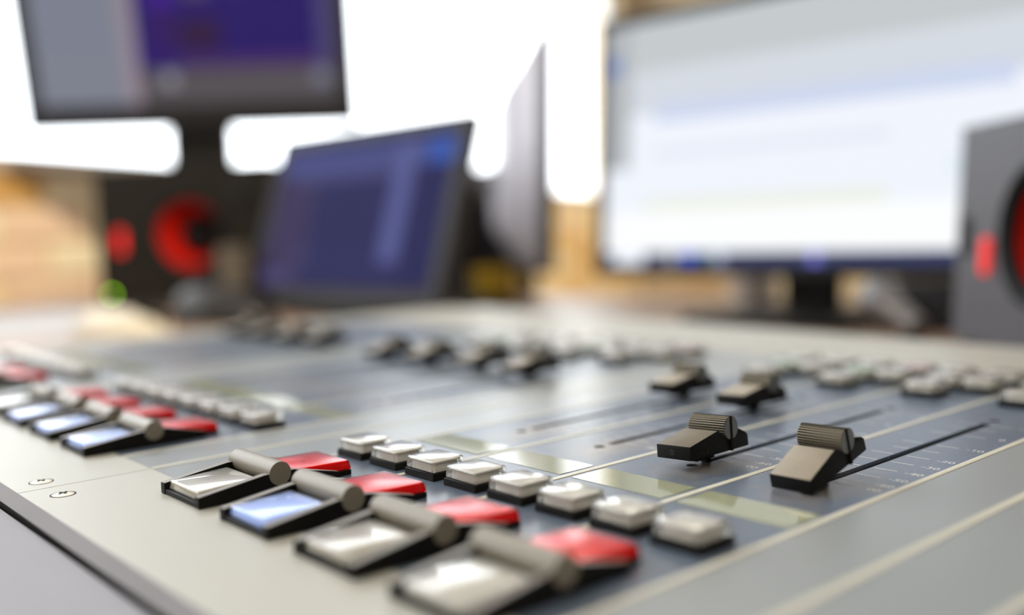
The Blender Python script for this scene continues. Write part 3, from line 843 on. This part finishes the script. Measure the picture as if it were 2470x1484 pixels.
# ================================================================== loudspeakers
def speaker(name, loc, yaw, tilt, W, H, DP, cab, led, label):
    r = frame_at(name, loc, yaw, tilt)
    tag(r, label, 'loudspeaker')
    cx, cz, R = W * .53, H * .50, H * .285
    # cabinet with a real round opening in its front
    bm = bmesh.new()
    n = 40
    sq = [(0, 0), (W, 0), (W, H), (0, H)]
    es = []
    for lp in (sq, [(cx + R * math.cos(2 * math.pi * i / n), cz + R * math.sin(2 * math.pi * i / n)) for i in range(n)]):
        vs = [bm.verts.new((p[0], 0, p[1])) for p in lp]
        es += [bm.edges.new((vs[i], vs[(i + 1) % len(vs)])) for i in range(len(vs))]
    bmesh.ops.triangle_fill(bm, use_beauty=True, use_dissolve=False, edges=es)
    b = MB(); b.bm.free(); b.bm = bm
    b._add([(x, y, z) for y in (0, DP) for x, z in sq], [(4, 5, 6, 7), (0, 1, 5, 4), (1, 2, 6, 5), (2, 3, 7, 6), (3, 0, 4, 7)])
    b.build('cabinet', cab, r, weld=True)
    M = Matrix.Translation((cx, 0, cz)) @ Matrix.Rotation(math.radians(90), 4, 'X')
    b = MB(); lathe2(b, [(R * 1.10, 0), (R * 1.09, .004), (R * 1.02, .005), (R * .90, .002), (R * .86, -.004)], M=M); b.build('woofer_surround', 'rubber', r)
    b = MB(); lathe2(b, [(R * .88, -.004), (R * .78, -R * .35), (R * .62, -R * .75), (R * .45, -R * 1.0)], M=M); b.build('woofer_cone', 'cone_red', r)
    b = MB(); lathe(b, [(R * .55, -R * .90), (R * .50, -R * .62), (R * .32, -R * .48), (R * .02, -R * .44)], M=M); b.build('dust_cap', 'rubber', r)
    M2 = Matrix.Translation((W * .86, -.0005, H * .78)) @ Matrix.Rotation(math.radians(90), 4, 'X')
    b = MB(); lathe(b, [(H * .09, 0), (H * .085, .003), (H * .04, .006), (W * .004, .007)], M=M2); b.build('tweeter', 'rubber', r)
    px_, pz, pw, ph = W * (.135 if led else .215), H * (.46 if led else .40), H * .030, H * .055
    b = MB()
    pts = [(px_ + pw * math.cos(a) , pz + (ph if math.sin(a) >= 0 else -ph) + pw * math.sin(a)) for a in [2 * math.pi * (i + .5) / 20 for i in range(20)]]
    b._add([(x, y, z) for y in (-.003, .001) for x, z in pts], [tuple(range(20)), tuple(range(20, 40))] + [(i, (i + 1) % 20, 20 + (i + 1) % 20, 20 + i) for i in range(20)])
    b.build('power_badge', 'badge_red', r)
    M3 = Matrix.Translation((W * .07, -.0005, H * .60)) @ Matrix.Rotation(math.radians(90), 4, 'X')
    b = MB(); mbox(b, W * .035, W * .085, -.002, .001, H * .40, H * .58); b.build('bass_port', 'rubber', r)
    if led:
        b = MB(); mbox(b, W * .055, W * .078, -.003, .001, H * .062, H * .085); b.build('status_light', 'led_green', r)
    return r
speaker('loudspeaker', (.3917, 1.372, ZD + .0155), math.radians(220), 0, .30, .221, .19, 'cabinet_black', True, 'black loudspeaker with red woofer and green light, under the purple monitor')
b = MB(); M = Matrix.Translation((.3917, 1.372, ZD)) @ Matrix.Rotation(math.radians(220 + 90), 4, 'Z')
mbox(b, 0, .30, -.0, .18, 0, .015); o = b.build('foam_pad', 'foam'); o.matrix_world = M
tag(o, 'thin black foam pad under the black loudspeaker', 'pad')
speaker('loudspeaker', (.5745, .0475, ZD + .0235), math.radians(140), math.radians(3), .215, .157, .10, 'cabinet_grey', False, 'dark grey loudspeaker with red badge, at the right edge before the bright page')

b = MB(); M = Matrix.Translation((.582, .044, ZD)) @ Matrix.Rotation(math.radians(140 + 90), 4, 'Z')
mbox(b, 0, .19, .0, .09, 0, .020); o = b.build('foam_pad', 'foam'); o.matrix_world = M
tag(o, 'thin black foam pad under the grey loudspeaker at the right', 'pad')

# ================================================================== small things on the desk
def mouse(loc, rz, m, label, ln=.118, wd=.062, ht=.036):
    r = empty('computer_mouse', loc, (0, 0, rz))
    tag(r, label, 'mouse')
    b = MB()
    nu, nv = 16, 10
    pts = []
    for j in range(nv + 1):
        for i in range(nu):
            a = 2 * math.pi * i / nu; t = math.pi / 2 * j / nv
            x = math.cos(a) * ln / 2 * math.cos(t) ** .7 if j < nv else 0
            y = math.sin(a) * wd / 2 * math.cos(t) ** .7 if j < nv else 0
            z = ht * math.sin(t) * (1 - .25 * (x / (ln / 2)))
            pts.append((x, y, z))
    fs = [(j * nu + i, j * nu + (i + 1) % nu, (j + 1) * nu + (i + 1) % nu, (j + 1) * nu + i) for j in range(nv) for i in range(nu)] + [tuple(range(nu))]
    b._add(pts, fs, 0, True)
    b.build('shell', m, r, weld=True, angle=60)
    b = MB(); tube(b, (ln * .22, -.004, ht * .80), (ln * .22, .004, ht * .80), .009); b.build('wheel', 'rubber', r)
    b = MB(); mbox(b, ln * .08, ln * .46, -.0006, .0006, ht * .35, ht * .90); b.build('button_gap', 'rubber', r)
mouse((.262, .915, ZD + .0005), math.radians(-66), 'mouse_cream', 'cream computer mouse lying on the desk before the black loudspeaker', .15, .072, .034)
mouse((.418, .974, ZD + .0005), math.radians(-55), 'mouse_dark', 'shiny dark grey computer mouse on the desk between loudspeaker and touchscreen', .155, .085, .052)
for i, (x, y, a, l) in enumerate(((.20, 1.16, -.5, 'white sheet of paper flat on the desk at the left edge, nearer one'), (.27, 1.44, -.35, 'white sheet of paper flat on the desk below the window, farther one'))):
    b = MB(); mbox(b, -.105, .105, -.148, .148, 0, .0012)
    o = b.build('paper_sheet', 'paper_white'); o.location = (x, y, ZD + .0004 + .0 * i); o.rotation_euler = (0, 0, a)
    tag(o, l, 'paper', 'paper on the desk')
def cup(name, loc, r0, h, m, label, cat, handle=True, inner='rubber'):
    t = empty(name, loc)
    tag(t, label, cat)
    b = MB(); lathe(b, [(r0 * .86, 0), (r0 * .95, .004), (r0, h * .5), (r0, h), (r0 * .92, h), (r0 * .90, h * .3), (r0 * .1, h * .28)], n=28); b.build('body', m, t, angle=50)
    if handle:
        b = MB(); pts = [Vector((r0 * .9 + r0 * .75 * math.sin(a), 0, h * .5 + h * .3 * math.cos(a))) for a in [math.pi * i / 8 for i in range(9)]]
        for i in range(8): tube(b, pts[i], pts[i + 1], .005, n=10)
        b.build('handle', m, t)
cup('mug', (.815, .872, ZD + .0005), .033, .058, 'mustard', 'mustard yellow mug on the desk beneath the edge-on monitor', 'mug')
cup('cup', (.940, .478, ZD + .0005), .028, .055, 'cup_grey', 'small pale grey cup on the desk below the bright page', 'cup', handle=False)
cup('pen_pot', (.512, 1.128, ZD + .0005), .024, .105, 'pot_grey', 'narrow brownish grey pot standing left of the touchscreen', 'pot', handle=False)
mi = empty('microphone', (.66, .12, ZD))
tag(mi, 'small microphone with silver head lying in front of the grey loudspeaker', 'microphone')
p0, p1 = Vector((.628, .098, ZD + .022)), Vector((.668, .150, ZD + .040))
b = MB(); tube(b, p0, p1, .009, .013); world_part(b, 'body', 'mic_body', mi)
b = MB(); dv = (p1 - p0).normalized(); M = Matrix.Translation(p1 + dv * .012) 
lathe(b, [(.002, -.019), (.012, -.015), (.018, -.006), (.019, 0), (.018, .006), (.012, .015), (.002, .019)], n=20, M=M); world_part(b, 'head', 'mic_metal', mi)
b = MB(); tube(b, (.640, .113, ZD + .0005), (.640, .113, ZD + .02), .012, .006); world_part(b, 'rest', 'stand_black', mi)
ab = empty('audio_box', (.835, .170, ZD + .0005), (0, 0, math.radians(4)))
tag(ab, 'flat black audio box on the desk under the bright page, right of its stand', 'box')
b = MB(); mbox(b, -.05, .05, -.055, .055, 0, .05); b.build('shell', 'monitor_black', ab, bevel=.05)
b = MB(); tube(b, (-.0505, .02, .025), (-.062, .02, .025), .010); b.build('knob', 'rubber', ab)
er = empty('equipment_rack', (1.158, 1.336, 0), (0, 0, math.radians(51)))
tag(er, 'dark grey equipment rack standing on the floor behind the edge-on monitor', 'rack')
b = MB(); mbox(b, -.10, .12, -.125, .125, 0, .955); b.build('shell', 'case_grey', er, bevel=.1)
for i in range(5):
    b = MB(); mbox(b, -.108, -.1005, -.115, .115, .70 + i * .048, .742 + i * .048); f = b.build('rack_panel', 'monitor_black', er)
    b = MB(); tube(b, (-.108, .08, .721 + i * .048), (-.118, .08, .721 + i * .048), .007, n=12); b.build('panel_knob', 'rubber', f)
